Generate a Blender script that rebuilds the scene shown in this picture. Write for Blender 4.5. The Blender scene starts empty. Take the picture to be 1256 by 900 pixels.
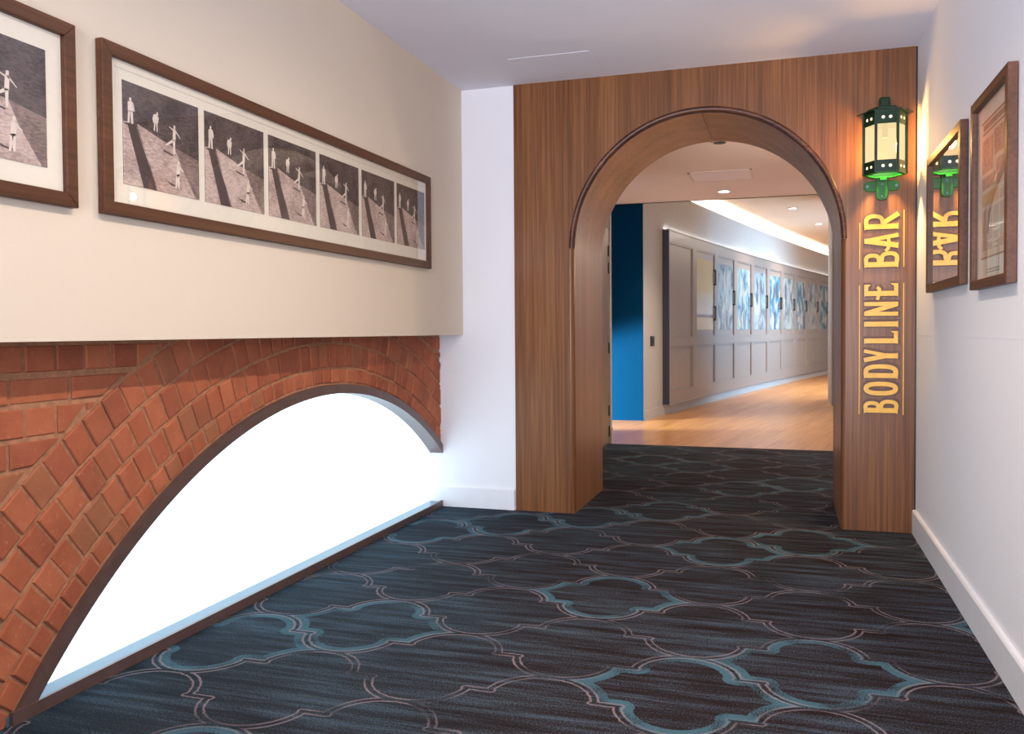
import bpy, bmesh, math, random
from mathutils import Vector, Matrix
random.seed(7)
C = bpy.context.scene.collection
sc = bpy.context.scene
PI = math.pi

# ------------------------------------------------------------------ camera
FPX, CY = 1062.04, 434.35
cam_d = bpy.data.cameras.new('camera'); cam = bpy.data.objects.new('camera', cam_d); C.objects.link(cam)
cam_d.sensor_width = 36.0; cam_d.lens = FPX / 1256 * 36.0
cam_d.shift_y = -(450 - CY) / 1256
cam_d.clip_start = 0.05; cam_d.clip_end = 200
Rv = Vector((0.9531948609916472, 0.30227613964208766, -0.006977992705050129))
Uv = Vector((-0.001249247111938993, 0.027015748857196837, 0.999634227452891))
Fv = Vector((-0.3023540910270075, 0.9528374912422171, -0.026128890570976927))
M = Matrix((Rv, Uv, -Fv)).transposed().to_4x4(); M.translation = Vector((0, 0, 1.2))
cam.matrix_world = M
sc.camera = cam

# ------------------------------------------------------------------ view + world
sc.view_settings.view_transform = 'Standard'; sc.view_settings.look = 'None'
sc.view_settings.gamma = 1.0; sc.view_settings.use_curve_mapping = False
sc.view_settings.exposure = 0.3
sc.cycles.max_bounces = 8; sc.cycles.sample_clamp_indirect = 4.0
w = bpy.data.worlds.new('world'); sc.world = w; w.use_nodes = True
w.node_tree.nodes['Background'].inputs[0].default_value = (0.80, 0.90, 1.0, 1)
w.node_tree.nodes['Background'].inputs[1].default_value = 0.62


def lin(c):
    return tuple(((v / 255) / 12.92 if v / 255 <= 0.04045 else ((v / 255 + 0.055) / 1.055) ** 2.4) for v in c)


# ------------------------------------------------------------------ lamps and added lights
def area(name, loc, target, sx, sy, power, col, spread=PI):
    d = bpy.data.lights.new(name, 'AREA'); d.shape = 'RECTANGLE'; d.size = sx; d.size_y = sy
    d.energy = power; d.color = col; d.spread = spread
    o = bpy.data.objects.new(name, d); C.objects.link(o); o.location = loc
    o.rotation_euler = (Vector(target) - Vector(loc)).to_track_quat('-Z', 'Y').to_euler()
    return o


def spot(name, loc, target, power, col, angle, blend, r=0.03):
    d = bpy.data.lights.new(name, 'SPOT'); d.energy = power; d.color = col
    d.spot_size = math.radians(angle); d.spot_blend = blend; d.shadow_soft_size = r
    o = bpy.data.objects.new(name, d); C.objects.link(o); o.location = loc
    o.rotation_euler = (Vector(target) - Vector(loc)).to_track_quat('-Z', 'Y').to_euler()
    return o


WARM = (1.0, 0.72, 0.48); WARM2 = (1.0, 0.84, 0.68); COOL = (0.86, 0.93, 1.0)
# row of recessed ceiling lamps along the middle of the room (overhead, out of frame)
for ly, pw in ((0.5, 112), (1.9, 126), (3.3, 138)):
    spot('ceiling_spot_light', (-0.45, ly, 2.83), (-0.95, ly, 0), pw, (1.0, 0.81, 0.64), 150, 1.0, 0.025)
area('room_fill_light', (-0.2, -1.8, 1.3), (0.2, 3.6, 2.83), 2.0, 1.8, 78, (0.90, 0.89, 1.0), math.radians(80))  # added fill behind the camera, aimed up to brighten ceiling and upper walls
# hall lamps, then added lights
spot('hall_downlight_light', (-0.723, 10.78, 2.84), (-0.723, 10.78, 0), 190, WARM2, 130, 0.9, 0.05)
spot('hall_downlight_light', (0.10, 16.53, 3.35), (0.1, 16.53, 0), 190, WARM2, 130, 0.9, 0.05)
spot('hall_downlight_light', (0.63, 19.13, 3.35), (0.63, 19.13, 0), 190, WARM2, 130, 0.9, 0.05)
area('hall_fill_light', (1.9, 18.5, 3.33), (1.6, 18.5, 0), 2.0, 12, 760, (1.0, 0.95, 0.86))  # broad added fill that brightens hall and lockers, no fixture
pl = bpy.data.lights.new('corridor_fill_light', 'POINT'); pl.energy = 44; pl.color = (1.0, 0.74, 0.52); pl.shadow_soft_size = 0.08  # added unseen light, warms the arch soffit and corridor ceiling
po = bpy.data.objects.new('corridor_fill_light', pl); C.objects.link(po); po.location = (0.56, 7.5, 1.75)
area('blue_hall_glow', (4.5, 18.5, 1.7), (0, 18.0, 1.4), 2.2, 1.3, 130, (0.12, 0.55, 1.0), math.radians(95))  # added blue light from an unseen source, tints the lockers
spot('side_passage_daylight', (-4.4, 9.6, 0.55), (-1.8, 11.5, 0.18), 2600, (0.86, 1.0, 0.97), 44, 0.55, 0.12)


# ------------------------------------------------------------------ materials
class NT:
    def __init__(s, name):
        m = bpy.data.materials.new(name); m.use_nodes = True
        s.m = m; s.t = m.node_tree; s.n = s.t.nodes; s.l = s.t.links
        s.b = s.n['Principled BSDF']; s.out = s.n['Material Output']

    def link(s, a, b): s.l.new(a, b)

    def inp(s, sock, v):
        if isinstance(v, bpy.types.NodeSocket): s.l.new(v, sock)
        else: sock.default_value = v

    def math(s, op, a, b=0.0, c=0.0, clamp=False):
        n = s.n.new('ShaderNodeMath'); n.operation = op; n.use_clamp = clamp
        s.inp(n.inputs[0], a); s.inp(n.inputs[1], b); s.inp(n.inputs[2], c)
        return n.outputs[0]

    def obj(s): return s.n.new('ShaderNodeTexCoord').outputs['Object']

    def pos(s): return s.n.new('ShaderNodeNewGeometry').outputs['Position']

    def sep(s, v):
        n = s.n.new('ShaderNodeSeparateXYZ'); s.l.new(v, n.inputs[0]); return n.outputs

    def comb(s, x, y, z):
        n = s.n.new('ShaderNodeCombineXYZ')
        for i, v in enumerate((x, y, z)): s.inp(n.inputs[i], v)
        return n.outputs[0]

    def mapping(s, v, scale=(1, 1, 1), loc=(0, 0, 0), rot=(0, 0, 0)):
        n = s.n.new('ShaderNodeMapping'); s.l.new(v, n.inputs[0])
        n.inputs['Scale'].default_value = scale; n.inputs['Location'].default_value = loc
        n.inputs['Rotation'].default_value = rot
        return n.outputs[0]

    def noise(s, v, scale=5, detail=4, rough=0.5, dist=0.0):
        n = s.n.new('ShaderNodeTexNoise'); s.l.new(v, n.inputs['Vector'])
        n.inputs['Scale'].default_value = scale; n.inputs['Detail'].default_value = detail
        n.inputs['Roughness'].default_value = rough; n.inputs['Distortion'].default_value = dist
        return n.outputs[0]

    def ramp(s, f, stops, interp='LINEAR'):
        n = s.n.new('ShaderNodeValToRGB'); s.l.new(f, n.inputs[0]); e = n.color_ramp
        e.interpolation = interp
        while len(e.elements) < len(stops): e.elements.new(0.5)
        for el, (p, c) in zip(e.elements, stops):
            el.position = p; el.color = (*c, 1) if len(c) == 3 else c
        return n.outputs[0]

    def mix(s, f, a, b, mode='MIX'):
        n = s.n.new('ShaderNodeMix'); n.data_type = 'RGBA'; n.blend_type = mode
        s.inp(n.inputs[0], f)
        for k, v in ((6, a), (7, b)):
            if isinstance(v, tuple): n.inputs[k].default_value = (*v[:3], 1)
            else: s.l.new(v, n.inputs[k])
        return n.outputs[2]

    def bump(s, h, strength=0.2, dist=0.01):
        n = s.n.new('ShaderNodeBump'); n.inputs['Strength'].default_value = strength
        n.inputs['Distance'].default_value = dist; s.l.new(h, n.inputs['Height'])
        s.l.new(n.outputs[0], s.b.inputs['Normal'])

    def setp(s, **k):
        for a, v in k.items():
            s.inp(s.b.inputs[a.replace('_', ' ')], (*v, 1) if isinstance(v, tuple) and len(v) == 3 else v)
        return s


def simple(name, rgb, rough=0.5, metal=0.0, var=0.06, nscale=12, spec=0.5, coat=0.0):
    t = NT(name); c = lin(rgb)
    n = t.noise(t.obj(), nscale, 4, 0.6)
    d = tuple(max(0, v * (1 - var)) for v in c); u = tuple(min(1, v * (1 + var)) for v in c)
    t.setp(Base_Color=t.ramp(n, [(0.3, d), (0.7, u)]), Roughness=rough, Metallic=metal)
    t.b.inputs['Specular IOR Level'].default_value = spec
    t.b.inputs['Coat Weight'].default_value = coat
    return t.m


def emit(name, col, strength):
    t = NT(name)
    t.setp(Base_Color=(0.8, 0.8, 0.8), Emission_Color=col, Emission_Strength=strength)
    return t.m


def plaster(name, rgb):
    t = NT(name); c = lin(rgb)
    p = t.obj()
    a = t.noise(t.mapping(p, (3, 3, 90)), 6, 2, 0.5); b = t.noise(t.mapping(p, (90, 90, 3)), 6, 2, 0.5)
    h = t.math('ADD', a, b)
    t.setp(Base_Color=t.ramp(t.math('MULTIPLY', h, 0.5), [(0.3, tuple(v * 0.97 for v in c)), (0.7, c)]), Roughness=0.75)
    t.b.inputs['Specular IOR Level'].default_value = 0.25
    t.bump(h, 0.05, 0.002)
    return t.m


def wood(name, dark, mid, light, rough=0.35, axis=2, coat=0.03):
    t = NT(name); p = t.obj()
    fine = [70, 70, 70]; fine[axis] = 1.2
    broad = [7, 7, 7]; broad[axis] = 0.12
    a = t.noise(t.mapping(p, tuple(fine)), 1.0, 5, 0.65, 0.3)
    b = t.noise(t.mapping(p, tuple(broad)), 1.0, 3, 0.5)
    f = t.math('ADD', t.math('MULTIPLY', a, 0.62), t.math('MULTIPLY', b, 0.38))
    t.setp(Base_Color=t.ramp(f, [(0.36, lin(dark)), (0.5, lin(mid)), (0.64, lin(light))]), Roughness=rough)
    t.b.inputs['Coat Weight'].default_value = coat; t.b.inputs['Coat Roughness'].default_value = 0.25
    t.b.inputs['Specular IOR Level'].default_value = 0.3
    t.bump(a, 0.06, 0.001)
    return t.m


def carpet():
    t = NT('carpet'); p = t.pos(); x, y, z = t.sep(p)
    # soft warp so that the woven lines wander a little
    wn = t.noise(p, 55, 1, 0.5); wv = t.math('MULTIPLY', t.math('SUBTRACT', wn, 0.5), 0.008)
    x = t.math('ADD', x, wv); y = t.math('ADD', y, wv)
    PX, PY = 0.87, 0.645
    X0, Y0 = -0.77, 3.84

    def fold(ox, oy):
        gx = t.math('DIVIDE', t.math('SUBTRACT', x, X0 + ox), PX); gy = t.math('DIVIDE', t.math('SUBTRACT', y, Y0 + oy), PY)
        ix = t.math('ROUND', gx); iy = t.math('ROUND', gy)
        u = t.math('MULTIPLY', t.math('ABSOLUTE', t.math('SUBTRACT', gx, ix)), PX)
        v = t.math('MULTIPLY', t.math('ABSOLUTE', t.math('SUBTRACT', gy, iy)), PY)
        return u, v, ix, iy
    R = 0.180

    def sd(u, v):
        dA = t.math('SUBTRACT', t.math('SQRT', t.math('ADD', t.math('POWER', u, 2.0), t.math('POWER', t.math('ABSOLUTE', t.math('SUBTRACT', v, 0.3225 - R)), 2.0))), R)
        uu = t.math('ABSOLUTE', t.math('SUBTRACT', u, 0.435)); vv = t.math('ABSOLUTE', t.math('SUBTRACT', v, R))
        dN = t.math('SUBTRACT', R, t.math('SQRT', t.math('ADD', t.math('POWER', uu, 2.0), t.math('POWER', vv, 2.0))))
        up = t.math('GREATER_THAN', v, 0.16125)
        d = t.math('ADD', t.math('MULTIPLY', dA, up), t.math('MULTIPLY', dN, t.math('SUBTRACT', 1.0, up)))
        # flat shoulder between the two arcs
        du = t.math('MAXIMUM', t.math('SUBTRACT', t.math('ABSOLUTE', t.math('SUBTRACT', u, 0.2175)), 0.046), 0.0)
        dv = t.math('ABSOLUTE', t.math('SUBTRACT', v, 0.16125))
        ds = t.math('SQRT', t.math('ADD', t.math('POWER', du, 2.0), t.math('POWER', dv, 2.0)))
        sg = t.math('SIGN', d)
        return t.math('MULTIPLY', sg, t.math('MINIMUM', t.math('ABSOLUTE', d), ds)), d
    u1, v1, ix1, iy1 = fold(0, 0)
    u2, v2, ix2, iy2 = fold(PX / 2, PY / 2)
    s1, d1 = sd(u1, v1); s2, d2 = sd(u2, v2)
    s = t.math('MINIMUM', s1, s2)                       # negative inside a cell
    dist = t.math('ABSOLUTE', s)
    e = t.math('ABSOLUTE', t.math('SUBTRACT', dist, 0.0125))
    line = t.math('SUBTRACT', 1.0, t.math('SMOOTH_MIN', 1.0, t.math('DIVIDE', e, 0.0052), 0.05), clamp=True)
    line = t.math('MULTIPLY', line, 1.6, clamp=True)
    # lines fade in patches
    fade = t.ramp(t.noise(p, 4.2, 2, 0.5), [(0.36, (0.15,) * 3), (0.52, (1,) * 3)])
    line = t.math('MULTIPLY', line, fade)
    # thick teal rings in some of the cells
    in1 = t.math('LESS_THAN', s1, s2)
    cid = t.comb(t.math('ADD', t.math('MULTIPLY', ix1, in1), t.math('MULTIPLY', t.math('ADD', ix2, 0.5), t.math('SUBTRACT', 1.0, in1))),
                 t.math('ADD', t.math('MULTIPLY', iy1, in1), t.math('MULTIPLY', t.math('ADD', iy2, 0.5), t.math('SUBTRACT', 1.0, in1))), 0.0)
    def cell(cx, cy):
        n = t.n.new('ShaderNodeVectorMath'); n.operation = 'DISTANCE'; t.l.new(cid, n.inputs[0]); n.inputs[1].default_value = (cx, cy, 0)
        return t.math('LESS_THAN', n.outputs['Value'], 0.1)
    ringed = [(0, 0), (0, 3), (0.5, 1.5), (1, 2), (1, -1), (0.5, -1.5), (-1.5, -1.5), (-1, -1), (-1.5, 1.5), (-1, 2), (0.5, 4.5), (0, 6), (1, 5), (2, 0), (-0.5, 6.5), (-0.5, 2.5), (-1, -3), (0, -4)]
    rs = None
    for c in ringed:
        q = cell(*c); rs = q if rs is None else t.math('ADD', rs, q)
    band = t.math('LESS_THAN', t.math('ABSOLUTE', t.math('ADD', s, 0.026)), 0.021)
    grain = t.noise(p, 170, 2, 0.7)
    ringm = t.math('MULTIPLY', t.math('MULTIPLY', band, rs), t.math('MULTIPLY', t.ramp(t.math('ADD', t.math('MULTIPLY', grain, 0.5), t.math('MULTIPLY', t.noise(p, 6, 2, 0.5), 0.5)), [(0.40, (0,) * 3), (0.52, (1,) * 3)]), 0.9), clamp=True)
    # streaky ground
    st = t.noise(t.mapping(p, (1.7, 22, 1)), 1.0, 5, 0.62)
    st2 = t.noise(t.mapping(p, (5, 110, 1), (3, 1, 0)), 1.0, 3, 0.6)
    big = t.noise(p, 1.1, 2, 0.5)
    g = t.math('ADD', t.math('ADD', t.math('MULTIPLY', st, 0.38), t.math('MULTIPLY', st2, 0.16)), t.math('ADD', t.math('MULTIPLY', grain, 0.46), t.math('MULTIPLY', big, 0.10)))
    base = t.ramp(g, [(0.43, lin((16, 9, 9))), (0.515, lin((37, 26, 27))), (0.555, lin((40, 38, 43))), (0.62, lin((64, 77, 90)))])
    # teal tint grows towards the window side
    tealm = t.math('MULTIPLY', t.ramp(t.math('ADD', t.math('MULTIPLY', big, 0.5), t.math('MULTIPLY', x, -0.22)), [(0.42, (0,) * 3), (0.75, (1,) * 3)]), 0.55)
    base = t.mix(tealm, base, t.mix(0.5, base, lin((30, 74, 92)), 'MIX'))
    col = t.mix(ringm, base, lin((64, 98, 112)))
    col = t.mix(t.math('MULTIPLY', line, 0.8), col, lin((126, 114, 120)))
    t.setp(Base_Color=col, Roughness=0.95)
    t.b.inputs['Specular IOR Level'].default_value = 0.1
    t.bump(grain, 0.5, 0.004)
    return t.m


def planks(name):
    t = NT(name); p = t.pos()
    q = t.mapping(p, (1, 1, 1), rot=(0, 0, PI / 2 + math.radians(11)))
    b = t.n.new('ShaderNodeTexBrick'); t.l.new(q, b.inputs['Vector'])
    b.inputs['Scale'].default_value = 1.0; b.inputs['Brick Width'].default_value = 2.4; b.inputs['Row Height'].default_value = 0.13
    b.inputs['Mortar Size'].default_value = 0.002; b.inputs['Color1'].default_value = (*lin((220, 158, 92)), 1)
    b.inputs['Color2'].default_value = (*lin((184, 120, 62)), 1); b.inputs['Mortar'].default_value = (*lin((96, 62, 38)), 1)
    g = t.noise(t.mapping(q, (1.2, 26, 1)), 1.0, 4, 0.6)
    t.setp(Base_Color=t.mix(0.55, b.outputs['Color'], t.ramp(g, [(0.3, lin((146, 92, 48))), (0.7, lin((214, 158, 98)))])), Roughness=0.28)
    t.b.inputs['Coat Weight'].default_value = 0.12; t.b.inputs['Coat Roughness'].default_value = 0.18
    return t.m


def glass_pane(name, pw=4.0, k=1.1):
    t = NT(name)
    g = t.n.new('ShaderNodeNewGeometry'); vm = t.n.new('ShaderNodeVectorMath'); vm.operation = 'DOT_PRODUCT'
    t.l.new(g.outputs['Normal'], vm.inputs[0]); t.l.new(g.outputs['Incoming'], vm.inputs[1])
    q = t.math('SUBTRACT', 1.0, t.math('ABSOLUTE', vm.outputs['Value']))
    fr = t.math('ADD', 0.07, t.math('MULTIPLY', t.math('POWER', q, pw), k), clamp=True)
    tr = t.n.new('ShaderNodeBsdfTransparent'); gl = t.n.new('ShaderNodeBsdfGlossy')
    gl.inputs['Roughness'].default_value = 0.0
    mx = t.n.new('ShaderNodeMixShader')
    t.l.new(t.math('MINIMUM', fr, 0.95), mx.inputs[0]); t.l.new(tr.outputs[0], mx.inputs[1]); t.l.new(gl.outputs[0], mx.inputs[2])
    t.l.new(mx.outputs[0], t.out.inputs[0])
    return t.m


def lantern_glass(name):
    t = NT(name)
    e = t.n.new('ShaderNodeEmission'); e.inputs[0].default_value = (1.0, 0.78, 0.46, 1); e.inputs[1].default_value = 0.95
    tr = t.n.new('ShaderNodeBsdfTransparent'); tr.inputs[0].default_value = (1.0, 0.9, 0.75, 1)
    mx = t.n.new('ShaderNodeMixShader'); mx.inputs[0].default_value = 0.5
    t.l.new(tr.outputs[0], mx.inputs[1]); t.l.new(e.outputs[0], mx.inputs[2]); t.l.new(mx.outputs[0], t.out.inputs[0])
    return t.m


def brick_mat(name, a, b):
    t = NT(name); p = t.pos()
    n1 = t.noise(p, 9, 4, 0.6); n2 = t.noise(p, 60, 4, 0.7); n3 = t.noise(p, 3.0, 2, 0.5)
    col = t.ramp(n1, [(0.3, lin(a)), (0.7, lin(b))])
    col = t.mix(t.ramp(n2, [(0.60, (0,) * 3), (0.75, (0.5,) * 3)]), col, lin((205, 150, 120)))
    col = t.mix(t.ramp(n3, [(0.58, (0,) * 3), (0.78, (0.4,) * 3)]), col, lin((120, 88, 62)))
    t.setp(Base_Color=col, Roughness=0.85)
    t.bump(t.math('ADD', n2, n1), 0.5, 0.004)
    return t.m


def photo_mat(name, dk, lt):
    t = NT(name); p = t.obj()
    n = t.noise(t.mapping(p, (1, 40, 150)), 1.0, 5, 0.75); n2 = t.noise(p, 9, 3, 0.6)
    f = t.math('ADD', t.math('MULTIPLY', n, 0.6), t.math('MULTIPLY', n2, 0.4))
    t.setp(Base_Color=t.ramp(f, [(0.42, lin(dk)), (0.58, lin(lt))]), Roughness=0.6)
    return t.m


MAT = {}
MAT['carpet'] = carpet()
MAT['planks'] = planks('oak_planks')
MAT['wall'] = plaster('wall_plaster', (230, 231, 236))
MAT['wall_warm'] = plaster('wall_cream_plaster', (218, 207, 190))
MAT['ceil'] = simple('ceiling_paint', (222, 222, 232), 0.8, var=0.02, nscale=2)
MAT['ceil_hall'] = simple('hall_ceiling_paint', (228, 218, 224), 0.8, var=0.02, nscale=2)
MAT['ceil_hall2'] = simple('hall_upper_ceiling_paint', (216, 200, 178), 0.8, var=0.02, nscale=2)
MAT['skirt'] = simple('skirting_gloss', (226, 227, 232), 0.35, var=0.02)
MAT['walnut'] = wood('walnut', (86, 52, 28), (110, 69, 38), (134, 90, 54))
MAT['walnut_soffit'] = wood('walnut_soffit', (118, 76, 48), (146, 98, 64), (168, 118, 80), 0.38, 2, 0.12)
MAT['walnut_dark'] = wood('walnut_moulding', (52, 30, 22), (76, 44, 30), (104, 64, 44), 0.35, 0)
MAT['frame'] = wood('frame_wood', (70, 42, 27), (86, 53, 35), (100, 64, 44), 0.45, 1, 0.0)
MAT['mat'] = simple('mat_board', (232, 228, 214), 0.8, var=0.02, nscale=30)
MAT['mat_line'] = simple('mat_bevel', (186, 180, 168), 0.8, var=0.02)
MAT['glass'] = glass_pane('picture_glass')
MAT['glass_gloss'] = glass_pane('high_gloss_picture_glass', 1.6, 1.25)
MAT['steel'] = simple('brown_steel', (104, 84, 80), 0.35, 0.3, var=0.12, nscale=20)
MAT['sillmetal'] = simple('brushed_sill', (92, 118, 134), 0.35, 0.3, var=0.05)
MAT['lightpanel'] = emit('backlit_panel', (0.60, 0.84, 1.0, 1), 1.75)
MAT['mortar'] = simple('mortar', (164, 118, 88), 0.95, var=0.25, nscale=40)
MAT['bricks'] = [brick_mat('brick_red', (152, 82, 54), (172, 98, 66)), brick_mat('brick_orange', (160, 90, 60), (180, 106, 72)),
                 brick_mat('brick_dark', (142, 76, 52), (162, 90, 62)), brick_mat('brick_brown', (146, 88, 60), (164, 102, 70))]
MAT['ph_dark'] = photo_mat('photo_dark_ground', (44, 38, 40), (96, 86, 88))
MAT['ph_mid'] = photo_mat('photo_mid_ground', (96, 82, 80), (150, 132, 126))
MAT['ph_light'] = photo_mat('photo_pale_ground', (158, 140, 134), (210, 192, 184))
MAT['ph_shadow'] = simple('photo_shadow', (74, 64, 64), 0.7)
MAT['ph_white'] = simple('photo_white', (226, 216, 206), 0.7)
MAT['gold'] = simple('gold_leaf', (224, 170, 46), 0.4, 0.0, var=0.12, nscale=25)
MAT['gold_dark'] = simple('sign_shadow_brown', (92, 66, 58), 0.6)
MAT['green'] = simple('dark_green_enamel', (6, 42, 22), 0.3, 0.0, var=0.15, coat=0.1, spec=0.3)
MAT['green_lit'] = simple('lit_green_enamel', (6, 84, 8), 0.35, 0.0, var=0.2, coat=0.1, spec=0.3)  # lantern green made brighter in its colour, as lit from above
MAT['lampglass'] = lantern_glass('lit_lantern_glass')
MAT['lithole'] = emit('lit_hole', (1.0, 0.8, 0.35, 1), 0.9)
MAT['bulb'] = emit('lit_bulb', (1.0, 0.86, 0.6, 1), 40.0)
MAT['dl'] = emit('lit_downlight', (1.0, 0.88, 0.7, 1), 12.0)
MAT['cove'] = emit('lit_cove_strip', (1.0, 0.90, 0.86, 1), 22.0)
MAT['cove2'] = emit('lit_shelf_strip', (1.0, 0.95, 0.94, 1), 9.0)
MAT['taupe'] = simple('taupe_lacquer', (134, 122, 115), 0.4, 0.0, var=0.04, coat=0.05)
MAT['taupe_wall'] = simple('hall_wall_paint', (176, 172, 167), 0.6, var=0.03)
MAT['navy'] = simple('navy_end_panel', (32, 28, 46), 0.5, var=0.05)
MAT['bluewall'] = simple('blue_wall_paint', (0, 45, 76), 0.9, spec=0.05, var=0.05)
MAT['black'] = simple('black_metal', (14, 13, 14), 0.4, 0.2)
MAT['doorwood'] = wood('door_veneer', (98, 78, 64), (120, 98, 82), (140, 116, 98), 0.35)
MAT['steelpull'] = simple('dark_bronze', (44, 40, 38), 0.3, 0.8)
MAT['white'] = simple('white_plastic', (216, 208, 202), 0.5)


# ------------------------------------------------------------------ mesh helpers
def obj(name, verts, faces, mats, parent=None, midx=None, smooth=False):
    me = bpy.data.meshes.new(name); me.from_pydata([tuple(v) for v in verts], [], faces)
    if not isinstance(mats, (list, tuple)): mats = [mats]
    for m in mats: me.materials.append(m)
    if midx:
        for p, i in zip(me.polygons, midx): p.material_index = i
    bm = bmesh.new(); bm.from_mesh(me); bmesh.ops.recalc_face_normals(bm, faces=bm.faces); bm.to_mesh(me); bm.free()
    if smooth:
        for p in me.polygons: p.use_smooth = True
    o = bpy.data.objects.new(name, me); C.objects.link(o)
    if parent is not None: o.parent = parent
    return o


class MB:
    def __init__(s): s.v = []; s.f = []; s.m = []

    def box(s, x0, x1, y0, y1, z0, z1, m=0):
        k = len(s.v)
        s.v += [(x, y, z) for x in (x0, x1) for y in (y0, y1) for z in (z0, z1)]
        for f in ((0, 1, 3, 2), (4, 6, 7, 5), (0, 4, 5, 1), (2, 3, 7, 6), (0, 2, 6, 4), (1, 5, 7, 3)):
            s.f.append([k + i for i in f]); s.m.append(m)
        return s

    def prism(s, pts, d, m=0):
        """pts: ordered 3D polygon; d: extrusion vector"""
        k = len(s.v); n = len(pts); d = Vector(d)
        s.v += [tuple(Vector(p)) for p in pts] + [tuple(Vector(p) + d) for p in pts]
        s.f.append([k + i for i in range(n)]); s.m.append(m)
        s.f.append([k + n + i for i in reversed(range(n))]); s.m.append(m)
        for i in range(n):
            j = (i + 1) % n
            s.f.append([k + i, k + j, k + n + j, k + n + i]); s.m.append(m)
        return s

    def cyl(s, a, b, r, n=16, r2=None, m=0):
        a = Vector(a); b = Vector(b); r2 = r if r2 is None else r2
        q = (b - a).to_track_quat('Z', 'Y'); k = len(s.v)
        for c, rr in ((a, r), (b, r2)):
            for i in range(n):
                s.v.append(tuple(c + q @ Vector((rr * math.cos(2 * PI * i / n), rr * math.sin(2 * PI * i / n), 0))))
        s.f.append([k + i for i in reversed(range(n))]); s.m.append(m)
        s.f.append([k + n + i for i in range(n)]); s.m.append(m)
        for i in range(n):
            j = (i + 1) % n
            s.f.append([k + i, k + j, k + n + j, k + n + i]); s.m.append(m)
        return s

    def grid(s, rows, m=0, close=False):
        k = len(s.v); n = len(rows[0])
        for r in rows: s.v += [tuple(p) for p in r]
        for a in range(len(rows) - 1):
            for i in range(n - (0 if close else 1)):
                j = (i + 1) % n
                s.f.append([k + a * n + i, k + a * n + j, k + (a + 1) * n + j, k + (a + 1) * n + i]); s.m.append(m)
        return s

    def build(s, name, mats, parent=None, smooth=False):
        return obj(name, s.v, s.f, mats, parent, s.m, smooth)


def bevel(o, wd=0.004, seg=2):
    b = o.modifiers.new('bevel', 'BEVEL'); b.width = wd; b.segments = seg; b.limit_method = 'ANGLE'
    return o


def struct(o): o['kind'] = 'structure'; return o


def tag(o, label, cat, group=None):
    o['label'] = label; o['category'] = cat
    if group: o['group'] = group
    return o


def empty(name, loc=(0, 0, 0)):
    o = bpy.data.objects.new(name, None); o.location = loc; o.empty_display_size = 0.1; C.objects.link(o)
    return o


# ------------------------------------------------------------------ room dimensions
XL, XB, XP, XR = -2.105, -2.277, -2.36, 0.722
YE, YB = 5.537, 6.42
ZC, ZH = 2.834, 2.88
YBK = -2.0
YF = 9.08

# floors
struct(MB().box(-2.75, XR + 0.12, YBK, YF, -0.12, 0.0).build('floor', MAT['carpet']))
struct(MB().box(-6, 7, YF, 34, -0.12, 0.0).build('floor_hall', MAT['planks']))
# room ceiling
struct(MB().box(-2.75, XR + 0.12, YBK, YE, ZC, ZC + 0.15).build('ceiling', MAT['ceil']))
# left bulkhead wall above the old brick
bk = MB().box(-2.62, XL, YBK, YE, 1.18, ZC).build('wall_left', MAT['wall_warm']); struct(bk)
# right wall
struct(MB().box(XR, XR + 0.12, YBK, YE + 0.02, 0, ZC).build('wall_right', MAT['wall']))
struct(MB().box(XR - .0008, XR, 0.5, YE - .03, 1.163, 1.1665).build('trim_5', MAT['wall']))
sk = MB()
sk.prism([(XR, YBK, 0), (XR - 0.02, YBK, 0), (XR - 0.02, YBK, 0.132), (XR - 0.014, YBK, 0.14), (XR, YBK, 0.14)], (0, YE - YBK - 0.012, 0))
struct(sk.build('baseboard_right', MAT['skirt']))
# white end wall beside the walnut portal
struct(MB().box(-2.62, -1.735, YE, YE + 0.15, 0, ZC).build('wall_end', MAT['wall']))
sk = MB().prism([(-2.355, YE, 0), (-2.355, YE - 0.018, 0), (-2.355, YE - 0.018, 0.133), (-2.355, YE - 0.012, 0.14), (-2.355, YE, 0.14)], (0.615, 0, 0))
struct(sk.build('baseboard_end', MAT['skirt']))

# ------------------------------------------------------------------ walnut portal with arched opening
CX, RA, ZS = -0.5075, 0.8175, 1.74
XW0, XW1 = -1.732, 0.712


def prof(e, n=48):
    """arched profile grown outwards by e, from left foot over the top to right foot"""
    r = RA + e
    pts = [(CX - r, 0.0), (CX - r, 0.6), (CX - r, 1.2)]
    pts += [(CX - r * math.cos(PI * i / n), ZS + r * math.sin(PI * i / n)) for i in range(n + 1)]
    pts += [(CX + r, 1.2), (CX + r, 0.6), (CX + r, 0.0)]
    return pts


BR = 0.03
y0 = YE - 0.012
mb = MB()
inner = prof(BR)
outer = []
for (px, pz) in inner:
    if pz <= ZS + 1e-6:
        outer.append((XW0 if px < CX else XW1, pz))
    else:
        outer.append((px, ZC))
# front face strips
n = len(inner)
idx = [i for i, q in enumerate(inner) if q[1] > ZS + 1e-6]
mb.grid([[(a[0], y0, a[1]) for a in inner[:idx[0]]], [(a[0], y0, a[1]) for a in outer[:idx[0]]]])
mb.grid([[(a[0], y0, a[1]) for a in inner[idx[-1] + 1:]], [(a[0], y0, a[1]) for a in outer[idx[-1] + 1:]]])
top = inner[idx[0] - 1:idx[-1] + 2]
mb.grid([[(a[0], y0, a[1]) for a in top], [(a[0], y0, ZC) for a in top]])
for sx, xw in ((top[0][0], XW0), (top[-1][0], XW1)):
    mb.grid([[(sx, y0, ZS), (sx, y0, ZC)], [(xw, y0, ZS), (xw, y0, ZC)]])
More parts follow.
